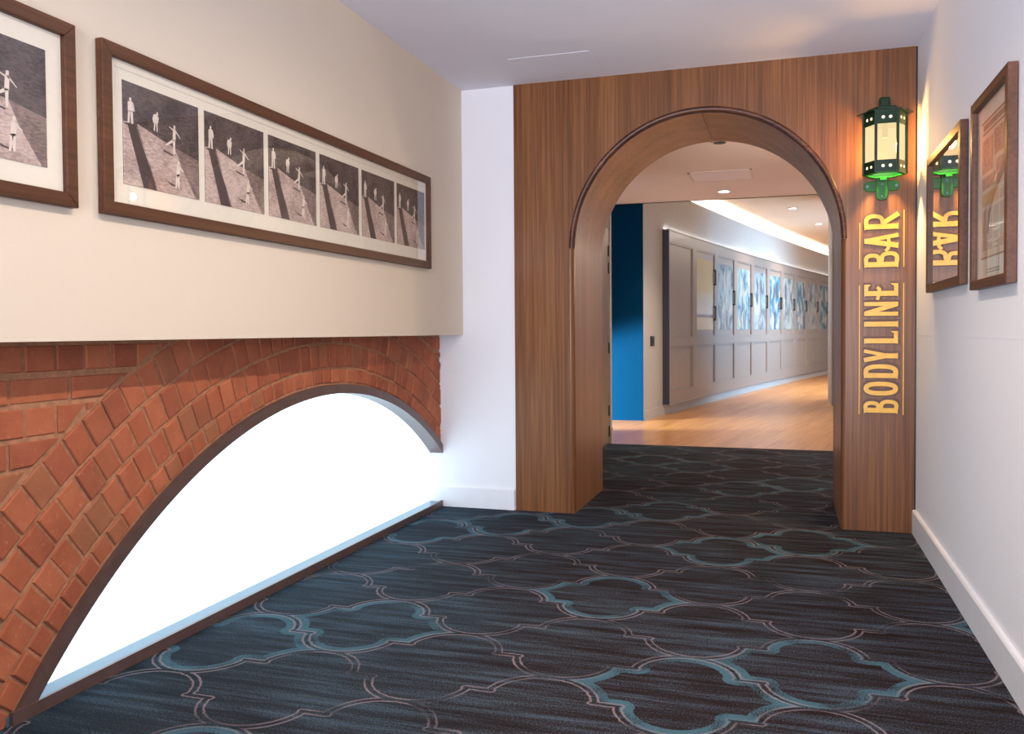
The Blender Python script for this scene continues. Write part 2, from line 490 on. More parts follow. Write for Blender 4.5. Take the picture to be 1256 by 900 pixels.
# edges and back
mb.grid([[(XW0, y0, 0), (XW0, y0, ZC)], [(XW0, YE + 0.1, 0), (XW0, YE + 0.1, ZC)]])
mb.grid([[(XW1, y0, 0), (XW1, y0, ZC)], [(XW1, YE + 0.1, 0), (XW1, YE + 0.1, ZC)]])
face = mb.build('wall_arch', MAT['walnut']); struct(face)
# bull-nosed edge: legs in walnut, curved part a darker moulding
rows = []
for k in range(9):
    th = PI / 2 * k / 8
    e = BR * (1 - math.sin(th)); yy = y0 + BR * (1 - math.cos(th))
    rows.append([(a, yy, b) for a, b in prof(e)])
legs = MB()
legs.grid([r[:4] for r in rows]); legs.grid([r[-4:] for r in rows])
legs.build('corner_edge', MAT['walnut'], face, True)
mm = MB(); N = 48
rows = []
for k in range(13):
    th = -PI * 0.15 + PI * 1.05 * k / 12
    rr = RA + 0.018 + 0.019 * math.cos(th + 0.0); yy = y0 + 0.012 - 0.019 * math.sin(th)
    rows.append([(CX - rr * math.cos(PI * i / N), yy, ZS + rr * math.sin(PI * i / N)) for i in range(N + 1)])
mm.grid(rows)
mm.build('arch_moulding', MAT['walnut_dark'], face, True)
# soffit, the deep reveal in two halves meeting at a joint
for side in (0, 1):
    P = prof(0.0); h = len(P) // 2
    P = P[:h + 1] if side == 0 else P[h:]
    if side == 0: P[-1] = (P[-1][0] - 0.0015, P[-1][1])
    else: P[0] = (P[0][0] + 0.0015, P[0][1])
    so = MB().grid([[(a, y0 + BR, b) for a, b in P], [(a, YB, b) for a, b in P], ])
    so.build('soffit_panel', MAT['walnut_soffit'], face, True)
# structural core behind the panelling, cut round the arch
core = MB()
P = prof(0.012)
core.grid([[(a, y0 + 0.03, b) for a, b in P], [(a, YB, b) for a, b in P]])
out2 = []
for (px, pz) in P:
    out2.append(((-2.62 if px < CX else XR + 0.12), pz) if pz <= ZS + 1e-6 else (px, 3.05))
idx = [i for i, q in enumerate(P) if q[1] > ZS + 1e-6]
core.grid([[(a[0], YB, a[1]) for a in P[:idx[0]]], [(a[0], YB, a[1]) for a in out2[:idx[0]]]])
core.grid([[(a[0], YB, a[1]) for a in P[idx[-1] + 1:]], [(a[0], YB, a[1]) for a in out2[idx[-1] + 1:]]])
top = P[idx[0] - 1:idx[-1] + 2]
core.grid([[(a[0], YB, a[1]) for a in top], [(a[0], YB, 3.05) for a in top]])
for sx, xw in ((top[0][0], -2.62), (top[-1][0], XR + 0.12)):
    core.grid([[(sx, YB, ZS), (sx, YB, 3.05)], [(xw, YB, ZS), (xw, YB, 3.05)]])
core.build('wall_core', MAT['taupe_wall'], face)
# black strip standing for the shade in the narrow gap to the right wall
struct(MB().box(XW1, XR, y0 + 0.006, YE + 0.1, 0, ZC).build('gap_shade', MAT['black']))

# ------------------------------------------------------------------ old brick wall with segmental arch
ACY, ACZ = 4.009, -1.638
bm_v, bm_f, bm_m = [], [], []


def add_block(poly, xf, xbk, mi):
    """brick: polygon in (y,z); chamfered face"""
    k = len(bm_v); n = len(poly)
    cy = sum(p[0] for p in poly) / n; cz = sum(p[1] for p in poly) / n
    def sh(p, d):
        v = Vector((cy - p[0], cz - p[1])); L = v.length
        return (p[0] + v.x / L * d, p[1] + v.y / L * d)
    for p in poly: bm_v.append((xbk, *p))
    for p in poly: bm_v.append((xf - 0.004, *p))
    for p in poly: bm_v.append((xf, *sh(p, 0.006)))
    for a in (0, 1):
        for i in range(n):
            j = (i + 1) % n
            bm_f.append([k + a * n + i, k + a * n + j, k + (a + 1) * n + j, k + (a + 1) * n + i]); bm_m.append(mi)
    bm_f.append([k + 2 * n + i for i in range(n)]); bm_m.append(mi)


def rmat(): return random.choices([1, 2, 3, 4], [6, 5, 3, 0.6])[0]


ZT = 1.2
for (r0, r1, off) in ((2.577, 2.648, 0.0), (2.660, 2.776, 0.3), (2.789, 2.906, 0.8), (2.919, 3.040, 0.45)):
    pitch = math.radians(1.93); rm = (r0 + r1) / 2
    k = 0
    a = math.radians(18)
    a = off * pitch + math.radians(18)
    while a < math.radians(147):
        g = 0.0055 / rm
        a0, a1 = a + g, a + pitch - g
        a += pitch
        j0, j1 = r0 + random.uniform(-.002, .002), r1 + random.uniform(-.003, .003)
        poly = []
        for aa, rr in ((a0, j0), (a0, j1), ((a0 + a1) / 2, j1), (a1, j1), (a1, j0), ((a0 + a1) / 2, j0)):
            poly.append((ACY + rr * math.cos(aa), ACZ + rr * math.sin(aa)))
        if min(p[1] for p in poly) > ZT or max(p[1] for p in poly) < -0.01: continue
        if min(p[0] for p in poly) > YE: continue
        add_block(poly, XB + random.uniform(-.003, .004), XB - 0.03, rmat())
RO = 3.055
zrows = [(-0.02, 0.075), (0.087, 0.172), (0.184, 0.269), (0.281, 0.37), (0.382, 0.47), (0.482, 0.57), (0.582, 0.668), (0.680, 0.770), (0.784, 0.862), (0.878, 0.966), (0.986, 1.060), (1.082, 1.165), (1.177, 1.26)]
for ri, (za, zb) in enumerate(zrows):
    y = -1.9 + (0.06 if ri % 2 else 0.0); hd = ri % 2
    while y < YE:
        L = (0.112 if ri % 2 else 0.228) if random.random() > 0.12 else 0.112
        ya, yb = y, y + L; y = yb + 0.012
        def yc(z, s):
            q = RO * RO - (z - ACZ) ** 2
            return ACY + s * math.sqrt(max(q, 0)) if q > 0 else ACY
        if ya < ACY:
            la, lb = yc(za, -1), yc(zb, -1)
            if ya > lb - 0.01: 
                if ya < yc(zb, 1): continue
            else:
                poly = [(ya, za), (min(yb, la), za), (min(yb, lb), zb), (ya, zb)]
                if poly[1][0] - ya < 0.008: poly = [(ya, za), (min(yb, lb), zb), (ya, zb)]
                if ya > la: poly = [(ya, za + (zb - za) * (ya - la) / max(lb - la, 1e-5)), (min(yb, lb), zb), (ya, zb)]
                add_block(poly, XB + random.uniform(-.003, .004), XB - 0.03, rmat()); continue
        ra, rb = yc(za, 1), yc(zb, 1)
        if yb < rb + 0.01: continue
        poly = [(max(ya, ra), za), (yb, za), (yb, zb), (max(ya, rb), zb)]
        if poly[0][0] > yb - 0.008: poly = [(yb, za + (zb - za) * 0.5), (yb, zb), (max(ya, rb), zb)]
        add_block(poly, XB + random.uniform(-.003, .004), XB - 0.03, rmat())
# clip the bricks at the end wall, the floor and under the bulkhead
me = bpy.data.meshes.new('wall_brick'); me.from_pydata(bm_v, [], bm_f)
for p, i in zip(me.polygons, bm_m): p.material_index = i
bm = bmesh.new(); bm.from_mesh(me)
for co, no in (((0, YE - 0.001, 0), (0, 1, 0)), ((0, 0, ZT), (0, 0, 1)), ((0, 0, 0.001), (0, 0, -1))):
    bmesh.ops.bisect_plane(bm, geom=bm.verts[:] + bm.edges[:] + bm.faces[:], plane_co=co, plane_no=no, clear_outer=True)
# mortar bed: everything outside the arch circle
r = 2.560
arc = []
a_end = math.acos((YE - ACY) / r)
a_st = PI - math.asin((0 - ACZ) / r)
NA = 60
arc = [(ACY + r * math.cos(a_st + (a_end - a_st) * i / NA), ACZ + r * math.sin(a_st + (a_end - a_st) * i / NA)) for i in range(NA + 1)]
xm = XB - 0.0065
lo = [bm.verts.new((xm, a, b)) for a, b in arc]
hi = [bm.verts.new((xm, a, ZT)) for a, b in arc]
dp = [bm.verts.new((xm - 0.15, a, b)) for a, b in arc]
for i in range(NA):
    bm.faces.new((lo[i], lo[i + 1], hi[i + 1], hi[i])); bm.faces.new((lo[i], lo[i + 1], dp[i + 1], dp[i]))
q = [bm.verts.new((xm, YBK, 0)), bm.verts.new((xm, YBK, ZT))]
bm.faces.new((q[0], lo[0], hi[0], q[1]))
bmesh.ops.recalc_face_normals(bm, faces=bm.faces)
bm.to_mesh(me); bm.free()
me.materials.append(MAT['mortar'])
for m_ in MAT['bricks']: me.materials.append(m_)
bw = bpy.data.objects.new('wall_brick', me); C.objects.link(bw); struct(bw)

# ------------------------------------------------------------------ arched light box window
win = empty('window_1', (XP, 3.6, 0)); struct(win)


def W(mbx, name, mat, smooth=False):
    o = mbx.build(name, mat, win, smooth); o.matrix_parent_inverse = Matrix.Translation(win.location).inverted(); return o


def arcpts(r, yend=YE, z0=0.0, n=72):
    a1 = math.acos((yend - ACY) / r); a0 = PI - math.asin((z0 - ACZ) / r)
    return [(ACY + r * math.cos(a0 + (a1 - a0) * i / n), ACZ + r * math.sin(a0 + (a1 - a0) * i / n)) for i in range(n + 1)]


ro, ri, xf = 2.566, 2.518, XB + 0.016
A, B = arcpts(ro, YE - 0.002), arcpts(ri, YE - 0.002)
fr = MB().grid([[(xf, a, b) for a, b in A], [(xf, a, b) for a, b in B], ])
fr.grid([[(xf, a, b) for a, b in A], [(XP - 0.03, a, b) for a, b in A]])
fr.grid([[(xf, a, b) for a, b in B], [(XP - 0.03, a, b) for a, b in B]])
W(fr, 'arch_frame', MAT['steel'])
pa = arcpts(ri + 0.002, YE - 0.004, 0.032)
pan = MB().prism([(XP, a, b) for a, b in pa] + [(XP, YE - 0.004, 0.032)], (-0.02, 0, 0))
W(pan, 'light_panel', MAT['lightpanel'])
ysill0 = A[0][0] + 0.0
W(MB().box(xf - 0.010, xf + 0.003, ysill0 + 0.002, YE - 0.018, 0.0, 0.042), 'sill_front', MAT['steel'])
W(MB().box(XP - 0.02, xf - 0.012, ysill0 - 0.01, YE - 0.018, 0.0, 0.032), 'sill', MAT['sillmetal'])


# ------------------------------------------------------------------ framed pictures
def P3(side, xw, d, y, z):
    return (xw + side * d, y, z)


def figure(mbx, X, cy, z0, h, pose, m, flip=1):
    """flat printed figure of a player in whites, in (y,z)"""
    def poly(pts):
        mbx.v += [(X, cy + flip * a * h, z0 + b * h) for a, b in pts]
        k = len(mbx.v) - len(pts); mbx.f.append([k + i for i in range(len(pts))]); mbx.m.append(m)
    if pose == 'stand':
        poly([(-.16, 0), (-.06, 0), (.0, .48), (-.12, .5)]); poly([(.04, 0), (.15, 0), (.14, .5), (.0, .48)])
        poly([(-.14, .46), (.15, .46), (.17, .84), (.02, .88), (-.13, .82)]); poly([(.12, .8), (.2, .78), (.24, .5), (.17, .5)])
        poly([(-.05, .88), (.06, .88), (.07, 1), (-.04, 1)])
    elif pose == 'crouch':
        poly([(-.12, 0), (-.04, 0), (.02, .45), (-.1, .45)]); poly([(.1, 0), (.17, 0), (.16, .45), (.04, .45)])
        poly([(-.16, .4), (.2, .42), (.26, .7), (.1, .88), (-.12, .82), (-.2, .6)]); poly([(.1, .86), (.22, .82), (.22, .98), (.1, 1)])
    elif pose == 'run':
        poly([(.06, 0), (.14, 0), (.16, .5), (.04, .5)]); poly([(-.34, .2), (-.3, .28), (.04, .52), (.08, .42), (-.22, .26)])
        poly([(.02, .46), (.18, .46), (.2, .86), (.06, .9)]); poly([(.06, .88), (.2, .84), (.44, .62), (.42, .6), (.18, .78)])
        poly([(.04, .86), (-.14, .92), (-.15, .89), (.06, .8)]); poly([(.08, .88), (.18, .88), (.18, 1), (.09, 1)])
    else:
        poly([(-.1, 0), (-.02, 0), (.08, .48), (-.04, .48)]); poly([(.04, .02), (.12, .02), (.14, .5), (.02, .5)])
        poly([(-.04, .44), (.14, .44), (.2, .8), (.0, .84)]); poly([(.16, .78), (.36, .66), (.36, .62), (.16, .7)])
        poly([(.04, .84), (.14, .84), (.15, .97), (.05, .97)])


def photo(parent, X, y0, y1, z0, z1, k):
    m = MB(); W_, H_ = y1 - y0, z1 - z0
    def q(pts, d, mi):
        m.v.extend([(X + d, y0 + a * W_, z0 + b * H_) for a, b in pts]); i = len(m.v) - len(pts)
        m.f.append(list(range(i, len(m.v)))); m.m.append(mi)
    m.box(X - 0.0015, X, y0, y1, z0, z1, 1)
    q([(0, .62), (1, .42), (1, 1), (0, 1)], .0003, 0)                         # dark outfield
    q([(0, 0), (0, .60), (.14, .62), (.30, .30), (.38, 0)], .0003, 2)
    q([(.17, .62), (.66, .48), (.76, .28), (.95, 0), (.42, 0)], .0004, 2)      # pale pitch strip
    q([(.05, .60), (.15, .61), (.32, .22), (.40, 0), (.24, 0)], .0005, 3)      # shadow band
    q([(.70, .48), (.82, .44), (1, .08), (1, 0), (.97, 0)], .0005, 1)
    q([(.02, .595), (.14, .585), (.14, .57), (.02, .58)], .0006, 3)
    q([(.50, .44), (.64, .41), (.63, .395), (.5, .42)], .0006, 3)
    q([(.52, .13), (.70, .09), (.72, .075), (.6, .09)], .0006, 3)
    d = X + .0008
    j = 0.012 * (k % 3)
    figure(m, d, y0 + W_ * .09, z0 + H_ * .60, H_ * .25, 'stand', 4)
    figure(m, d, y0 + W_ * (.40 - j), z0 + H_ * .60, H_ * .2, 'crouch', 4)
    figure(m, d, y0 + W_ * (.62 - j * 1.3), z0 + H_ * .42, H_ * .30, 'run', 4)
    figure(m, d, y0 + W_ * (.68 + j * .5), z0 + H_ * .07, H_ * .30, 'bat', 4)
    return m.build('photograph', [MAT['ph_dark'], MAT['ph_mid'], MAT['ph_light'], MAT['ph_shadow'], MAT['ph_white']], parent)


def picture(name, side, xw, y0, y1, z0, z1, bar, depth=0.03, glass='glass'):
    """side +1: hangs on a left wall facing +x, -1: on a right wall facing -x"""
    root = empty(name, (xw, (y0 + y1) / 2, z0))
    inv = Matrix.Translation(root.location).inverted()
    x0, x1 = xw + side * 0.002, xw + side * depth
    f = MB()
    O = [(y0, z0), (y1, z0), (y1, z1), (y0, z1)]; I = [(y0 + bar, z0 + bar), (y1 - bar, z0 + bar), (y1 - bar, z1 - bar), (y0 + bar, z1 - bar)]
    for i in range(4):
        j = (i + 1) % 4
        f.prism([(x0, *O[i]), (x0, *O[j]), (x0, *I[j]), (x0, *I[i])], (x1 - x0, 0, 0))
    fo = f.build('frame', MAT['frame'], root); fo.matrix_parent_inverse = inv; bevel(fo, 0.002, 1)
    xm = xw + side * 0.012
    b = MB().box(min(xw + side * .004, xm), max(xw + side * .004, xm), y0 + bar * .7, y1 - bar * .7, z0 + bar * .7, z1 - bar * .7)
    bo = b.build('mat_board', MAT['mat'], root); bo.matrix_parent_inverse = inv
    xg = xw + side * 0.020
    g = MB().grid([[(xg, y0 + bar * .8, z0 + bar * .8), (xg, y0 + bar * .8, z1 - bar * .8)], [(xg, y1 - bar * .8, z0 + bar * .8), (xg, y1 - bar * .8, z1 - bar * .8)]])
    go = g.build('glass', MAT[glass], root); go.matrix_parent_inverse = inv
    return root, inv, xm


# long frame with six photographs
r1, inv, xm = picture('picture_frame', 1, XL, 2.255, 4.925, 1.588, 2.145, 0.043)
tag(r1, 'long brown wooden frame with a row of six black and white cricket photographs', 'picture')
ln_ = MB()
for (a, b, c, d) in ((2.325, 4.875, 2.075, 2.0765),):
    ln_.box(xm, xm + 0.0006, a, b, c, d)
l_ = ln_.build('mat_line', MAT['mat_line'], r1); l_.matrix_parent_inverse = inv
for k in range(6):
    ya = 2.357 + 0.4225 * k
    o = photo(r1, xm + 0.0018, ya, ya + 0.387, 1.699, 2.041, k); o.matrix_parent_inverse = inv
# the frame cut by the left edge of the photo
r0, inv, xm = picture('picture_frame', 1, XL, -0.52, 2.148, 1.588, 2.145, 0.043)
tag(r0, 'brown wooden frame cut off by the left edge, with a large cricket photograph', 'picture')
for k in range(6):
    ya = 2.046 - 0.387 - 0.4225 * k
    o = photo(r0, xm + 0.0018, ya, ya + 0.387, 1.695, 2.041, k); o.matrix_parent_inverse = inv

# newspaper prints on the right wall
MAT['paper'] = simple('newspaper', (222, 202, 176), 0.8, var=0.08, nscale=8)
MAT['ink'] = simple('printed_text', (150, 126, 112), 0.8)
MAT['inkpic'] = photo_mat('printed_picture', (164, 128, 110), (208, 174, 150))
MAT['orange'] = simple('printed_orange_block', (216, 172, 118), 0.8)


def newspaper(root, inv, xm, y0, y1, z0, z1, seed):
    rnd = random.Random(seed); m = MB(); s = -1
    def q(a, b, c, d, off, mi):
        m.box(xm + s * off, xm + s * (off - 0.0006), y0 + a * (y1 - y0), y0 + b * (y1 - y0), z0 + c * (z1 - z0), z0 + d * (z1 - z0), mi)
    q(0, 1, 0, 1, .001, 0)
    q(0, 1, .985, 1, .0014, 1); q(0, 1, 0, .012, .0014, 1)
    q(.05, .95, .90, .915, .0014, 1)
    q(.08, .92, .93, .97, .0014, 1)
    blocks = [(.04, .48, .70, .88), (.52, .96, .62, .86), (.04, .40, .48, .66), (.44, .96, .50, .59)]
    for b in blocks: q(*b, .0014, 2)
    q(.30, .96, .38, .47, .0014, 3)
    for c0, c1, b0, b1 in ((.04, .26, .06, .44), (.30, .5, .06, .35), (.54, .74, .06, .35), (.78, .96, .06, .35)):
        z = b0
        while z < b1:
            q(c0, c1 - rnd.uniform(0, .03), z, z + .006, .0014, 1); z += .013
            if rnd.random() < .08: z += .02
    o = m.build('print', [MAT['paper'], MAT['ink'], MAT['inkpic'], MAT['orange']], root); o.matrix_parent_inverse = inv
    c = MB()
    for zz in (0.055, 0.045): c.box(xm - .0004, xm - .001, (y0 + y1) / 2 - .1, (y0 + y1) / 2 + .1, z0 - zz, z0 - zz + .004)
    o = c.build('caption', MAT['ink'], root); o.matrix_parent_inverse = inv


ra, inv, xm = picture('picture_frame', -1, XR, 4.03, 4.945, 1.385, 2.072, 0.040, 0.034, 'glass_gloss')
tag(ra, 'brown framed print beside the walnut wall, its glass mirroring lantern and lettering', 'picture')
newspaper(ra, inv, xm, 4.16, 4.82, 1.52, 1.99, 3)
rb, inv, xm = picture('picture_frame', -1, XR, 3.215, 3.815, 1.349, 2.072, 0.036, 0.034)
tag(rb, 'brown framed old newspaper page, nearest the camera on the right wall', 'picture')
newspaper(rb, inv, xm, 3.31, 3.71, 1.46, 1.975, 5)

# ------------------------------------------------------------------ gold lettering, reads upwards
yw = y0
sgn = empty('wall_sign', (0.53, yw, 0.69)); sgn_inv = Matrix.Translation(sgn.location).inverted()
tag(sgn, 'tall gold shadowed lettering BODYLINE BAR reading upwards on the walnut wall', 'sign')
XT, XBASE = 0.4365, 0.6215


def ribbon(path, t, closed=False):
    """list of quads (u,v) for a stroke of width t"""
    n = len(path); L, Rr = [], []
    for i, p in enumerate(path):
        if closed: a, b = path[i - 1], path[(i + 1) % n]
        else: a, b = path[max(i - 1, 0)], path[min(i + 1, n - 1)]
        d = Vector((b[0] - a[0], b[1] - a[1])); d.normalize(); nn = Vector((-d.y, d.x)) * t / 2
        if not closed and 0 < i < n - 1:
            d1 = (Vector(p) - Vector(a)).normalized(); d2 = (Vector(b) - Vector(p)).normalized()
            c = max(0.6, math.sqrt(max(0.01, (1 + d1.dot(d2)) / 2))); nn = nn / c
        L.append((p[0] + nn.x, p[1] + nn.y)); Rr.append((p[0] - nn.x, p[1] - nn.y))
    q = []
    for i in range(n if closed else n - 1):
        j = (i + 1) % n
        q.append([L[i], L[j], Rr[j], Rr[i]])
    return q


def arc2(cu, cv, ru, rv, a0, a1, n=14):
    out = []
    for i in range(n + 1):
        a = math.radians(a0 + (a1 - a0) * i / n)
        c, s = math.cos(a), math.sin(a); e = 0.8
        out.append((cu + ru * abs(c) ** e * (1 if c >= 0 else -1), cv + rv * abs(s) ** e * (1 if s >= 0 else -1)))
    return out


LH = 0.185; T = 0.029; t2 = 0.0225


def letter(ch, w):
    h = T / 2; s = []
    def stem(u, v0=0, v1=LH): s.append(ribbon([(u, v0), (u, v1)], T)); s.append([[(u - h - .005, v0), (u + h + .005, v0), (u + h, v0 + .008), (u - h, v0 + .008)]]) if v0 == 0 else None; s.append([[(u - h - .005, v1), (u + h, v1), (u + h, v1 - .008), (u - h, v1 - .008)]])
    e = t2 / 2
    if ch == 'B':
        stem(h); mid = LH * 0.52
        s.append(ribbon([(h, e)] + arc2(w * .5, mid / 2, w * .5 - e, mid / 2 - e * .6, -90, 90) + [(h, mid)], t2))
        s.append(ribbon([(h, mid)] + arc2(w * .42, (LH + mid) / 2, w * .46 - e, (LH - mid) / 2 - e * .8, -90, 90) + [(h, LH - e)], t2))
    elif ch == 'O':
        s.append(ribbon(arc2(w / 2, LH / 2, w / 2 - T * .42, LH / 2 - e, 0, 346, 28), T * .9, True))
    elif ch == 'D':
        stem(h); s.append(ribbon([(h, e)] + arc2(w * .45, LH / 2, w * .55 - h, LH / 2 - e, -90, 90, 18) + [(h, LH - e)], t2 * 1.15))
    elif ch == 'Y':
        s.append(ribbon([(w / 2, 0), (w / 2, LH * .5)], T)); s.append(ribbon([(h * .8, LH), (w / 2 - .004, LH * .42)], T * .9)); s.append(ribbon([(w - h * .6, LH), (w / 2 + .006, LH * .42)], t2 * .9))
        s.append([[(w / 2 - h - .005, 0), (w / 2 + h + .005, 0), (w / 2 + h, .008), (w / 2 - h, .008)]])
    elif ch == 'L':
        stem(h); s.append(ribbon([(h, e), (w, e)], t2)); s.append([[(w, 0), (w, .04), (w - .010, .03), (w - .012, 0)]])
    elif ch == 'I':
        stem(w / 2)
    elif ch == 'N':
        s.append(ribbon([(h * .8, 0), (h * .8, LH)], T * .8)); s.append(ribbon([(w - h * .8, 0), (w - h * .8, LH)], T * .8)); s.append(ribbon([(h, LH - .006), (w - h, .006)], T * .85))
    elif ch == 'E':
        stem(h); s.append(ribbon([(h, e), (w, e)], t2)); s.append([[(w, 0), (w, .042), (w - .012, .028), (w - .012, 0)]])
        s.append(ribbon([(h, LH - e), (w * .92, LH - e)], t2)); s.append([[(w * .92, LH), (w * .92, LH - .036), (w * .92 - .012, LH - .028), (w * .92 - .012, LH)]])
        s.append(ribbon([(-.022, LH * .62), (-.008, LH * .585), (h, LH * .57), (w * .55, LH * .55), (w * .72, LH * .62)], t2 * .8))
    elif ch == 'A':
        s.append(ribbon([(h * .9, 0), (w * .5, LH - .002)], T)); s.append(ribbon([(w - h * .9, 0), (w * .5, LH - .002)], t2))
        s.append([[(w * .5 - .014, LH), (w * .5 + .014, LH), (w * .5 + .01, LH - .012), (w * .5 - .01, LH - .012)]])
        s.append(ribbon([(-.018, LH * .38), (-.004, LH * .30), (w * .3, LH * .27), (w * .8, LH * .30)], t2 * .8))
        s.append([[(-.004, 0), (T + .004, 0), (T - .001, .008), (.003, .008)]])
    elif ch == 'R':
        stem(h); mid = LH * 0.42
        s.append(ribbon([(h, mid)] + arc2(w * .45, (LH + mid) / 2, w * .5 - e, (LH - mid) / 2 - e * .8, -90, 90) + [(h, LH - e)], t2))
        s.append(ribbon([(w * .42, mid), (w - .004, 0)], T * .9))
    return [q for part in s if part for q in part]


zof = lambda py: 0.701 + (507 - py) * (1.878 - 0.701) / 245
letters = [('B', 506, 489.8), ('O', 484.5, 467.9), ('D', 463.2, 446), ('Y', 443.8, 428.2), ('L', 420.7, 405.7), ('I', 400.2, 394), ('N', 386.9, 370), ('E', 362.6, 347.4), ('B', 327.3, 308.5), ('A', 304.2, 286), ('R', 281, 261.9)]
for ch, pa_, pb_ in letters:
    zb = zof(pa_); wdt = zof(pb_) - zb
    qs = letter(ch, wdt)
    g = MB(); shd = MB()
    to3 = lambda u, v, y: (XBASE - v, y, zb + u)
    for qi, q in enumerate(qs):
        g.prism([to3(u, v, yw - 0.007 - qi * 0.00002) for u, v in q], (0, 0.007 - 0.003, 0))
        c = Vector((sum(p[0] for p in q) / 4, sum(p[1] for p in q) / 4))
        for dk, (du, dv) in enumerate(((.012, -.012), (-.005, 0.005), (-.005, -.012), (.012, .005))):
            shd.prism([to3(u + du, v + dv, yw - 0.0025 - (qi * 4 + dk) * 0.000004) for u, v in q], (0, 0.0024, 0))
    lo_ = g.build('letter', MAT['gold'], sgn); lo_.matrix_parent_inverse = sgn_inv
    so_ = shd.build('letter_shadow', MAT['gold_dark'], lo_); so_.matrix_parent_inverse = sgn_inv
    so_.matrix_parent_inverse = Matrix.Identity(4)
for xx, segs in ((0.4115, ((329.3, 272.6), (508.3, 349.5))), (0.6515, ((327.8, 258.6), (508.3, 347)))):
    for pa_, pb_ in segs:
        o = MB().box(xx - .0025, xx + .0025, yw - .003, yw, zof(pa_), zof(pb_)).build('border_line', MAT['gold'], sgn)
        o.matrix_parent_inverse = sgn_inv

# ------------------------------------------------------------------ wall lantern
LX, LY = 0.533, 5.385
lan = empty('wall_lantern', (LX, LY, 1.95)); li = Matrix.Translation(lan.location).inverted()
tag(lan, 'lit green six-sided wall lantern above the gold lettering', 'lamp')


def LN(mbx, name, mat, smooth=False, bev=0.0, parent=None):
    o = mbx.build(name, mat, parent or lan, smooth)
    o.matrix_parent_inverse = li if parent is None else Matrix.Identity(4)
    if bev: bevel(o, bev, 2)
    return o


def hexp(r, z, rot=0.0): return [(LX + r * math.cos(math.radians(60 * i) + rot), LY + r * math.sin(math.radians(60 * i) + rot), z) for i in range(6)]


RH = 0.116; ZA, ZBt, ZCt, ZD = 2.082, 2.150, 2.352, 2.422
for (za, zb, nm) in ((ZA, ZBt, 'lower_band'), (ZCt, ZD, 'upper_band')):
    b = MB()
    b.grid([hexp(RH, za), hexp(RH, zb), hexp(RH - .006, zb), hexp(RH - .006, za), hexp(RH, za)], close=True)
    bo = LN(b, nm, MAT['green'])
    # pairs of glowing discs standing for lamplight through holes on every face
    for i in range(6):
        a = math.radians(60 * i + 30); nx, ny = math.cos(a), math.sin(a); ap = RH * math.cos(PI / 6)
        for s_ in (-.019, .019):
            c = (LX + nx * (ap + .0005) - ny * s_, LY + ny * (ap + .0005) + nx * s_, (za + zb) / 2)
            h_ = MB().cyl((c[0] - nx * .004, c[1] - ny * .004, c[2]), (c[0] + nx * .0006, c[1] + ny * .0006, c[2]), .0085, 12)
            LN(h_, 'lit_hole', MAT['lithole'], parent=bo)
for i in range(6):
    a = math.radians(60 * i)
    p = (LX + (RH - .003) * math.cos(a), LY + (RH - .003) * math.sin(a))
    LN(MB().box(p[0] - .0075, p[0] + .0075, p[1] - .0075, p[1] + .0075, ZA, ZD), 'post', MAT['green'])
H0, H1 = hexp(RH - .012, ZBt - .01), hexp(RH - .012, ZCt + .01)
for i in range(6):
    j = (i + 1) % 6
    c = Vector((LX, LY, 0))
    a0, a1, b0, b1 = Vector(H0[i]), Vector(H0[j]), Vector(H1[i]), Vector(H1[j])
    d = (((a0 + a1) / 2) - Vector((LX, LY, a0.z))).normalized() * -.003
    LN(MB().prism([a0, a1, b1, b0], d), 'glass_pane', MAT['lampglass'])
rf = MB(); rf.prism(hexp(0.150, ZD), (0, 0, .006)); rf.grid([hexp(0.092, ZD + .006), hexp(0.092, ZD + .03), hexp(.03, ZD + .045)], close=True)
LN(rf, 'roof', MAT['green'])
LN(MB().box(LX - .033, LX + .027, LY - .03, LY + .03, ZD + .03, ZD + .095), 'finial', MAT['green'], bev=0.012)
LN(MB().grid([hexp(RH + .002, ZA - .004), hexp(RH + .002, ZA + .002), hexp(RH - .022, ZA + .002), hexp(RH - .022, ZA - .004), hexp(RH + .002, ZA - .004)], close=True), 'base_ring', MAT['green_lit'])
br = MB()


def capsule(m, cx, cz, hw, hh, yf, th):
    """flat plate with rounded ends in the x-z plane"""
    r = min(hw, hh) * .8; pts = []
    for sx, sz, a0 in ((1, 1, 0), (-1, 1, 90), (-1, -1, 180), (1, -1, 270)):
        for k in range(6):
            a = math.radians(a0 + 18 * k)
            pts.append((cx + sx * (hw - r) + r * math.cos(a), yf, cz + sz * (hh - r) + r * math.sin(a)))
    m.prism(pts, (0, th, 0))


capsule(br, LX - .003, 2.037, .098, .030, yw - .014, .013)
bo = LN(br, 'wall_plate', MAT['green_lit'], bev=.003)
br = MB(); capsule(br, LX - .003, 2.035, .031, .082, yw - .03, .0155)
b2 = LN(br, 'bracket_strap', MAT['green_lit'], bev=.003)
LN(MB().box(LX - .02, LX + .014, LY + .05, yw - .0305, 2.06, 2.0775), 'lower_arm', MAT['green_lit'])
LN(MB().box(LX - .02, LX + .014, LY + .09, yw - .001, 2.40, 2.42), 'upper_arm', MAT['green'])
for dx, dz in ((-.082, 2.037), (.076, 2.037)): LN(MB().cyl((LX + dx, yw - .017, dz), (LX + dx, yw - .013, dz), .007, 12), 'screw', MAT['sillmetal'], parent=bo)
for dz in (1.975, 2.045): LN(MB().cyl((LX - .003, yw - .033, dz), (LX - .003, yw - .029, dz), .005, 12), 'screw', MAT['sillmetal'], parent=b2)
LN(MB().cyl((LX, LY, 2.29), (LX, LY, 2.424), .016, 16), 'bulb_socket', MAT['black'])
pl = bpy.data.lights.new('lantern_bulb_light', 'POINT'); pl.energy = 52; pl.color = (1.0, 0.66, 0.26); pl.shadow_soft_size = 0.028
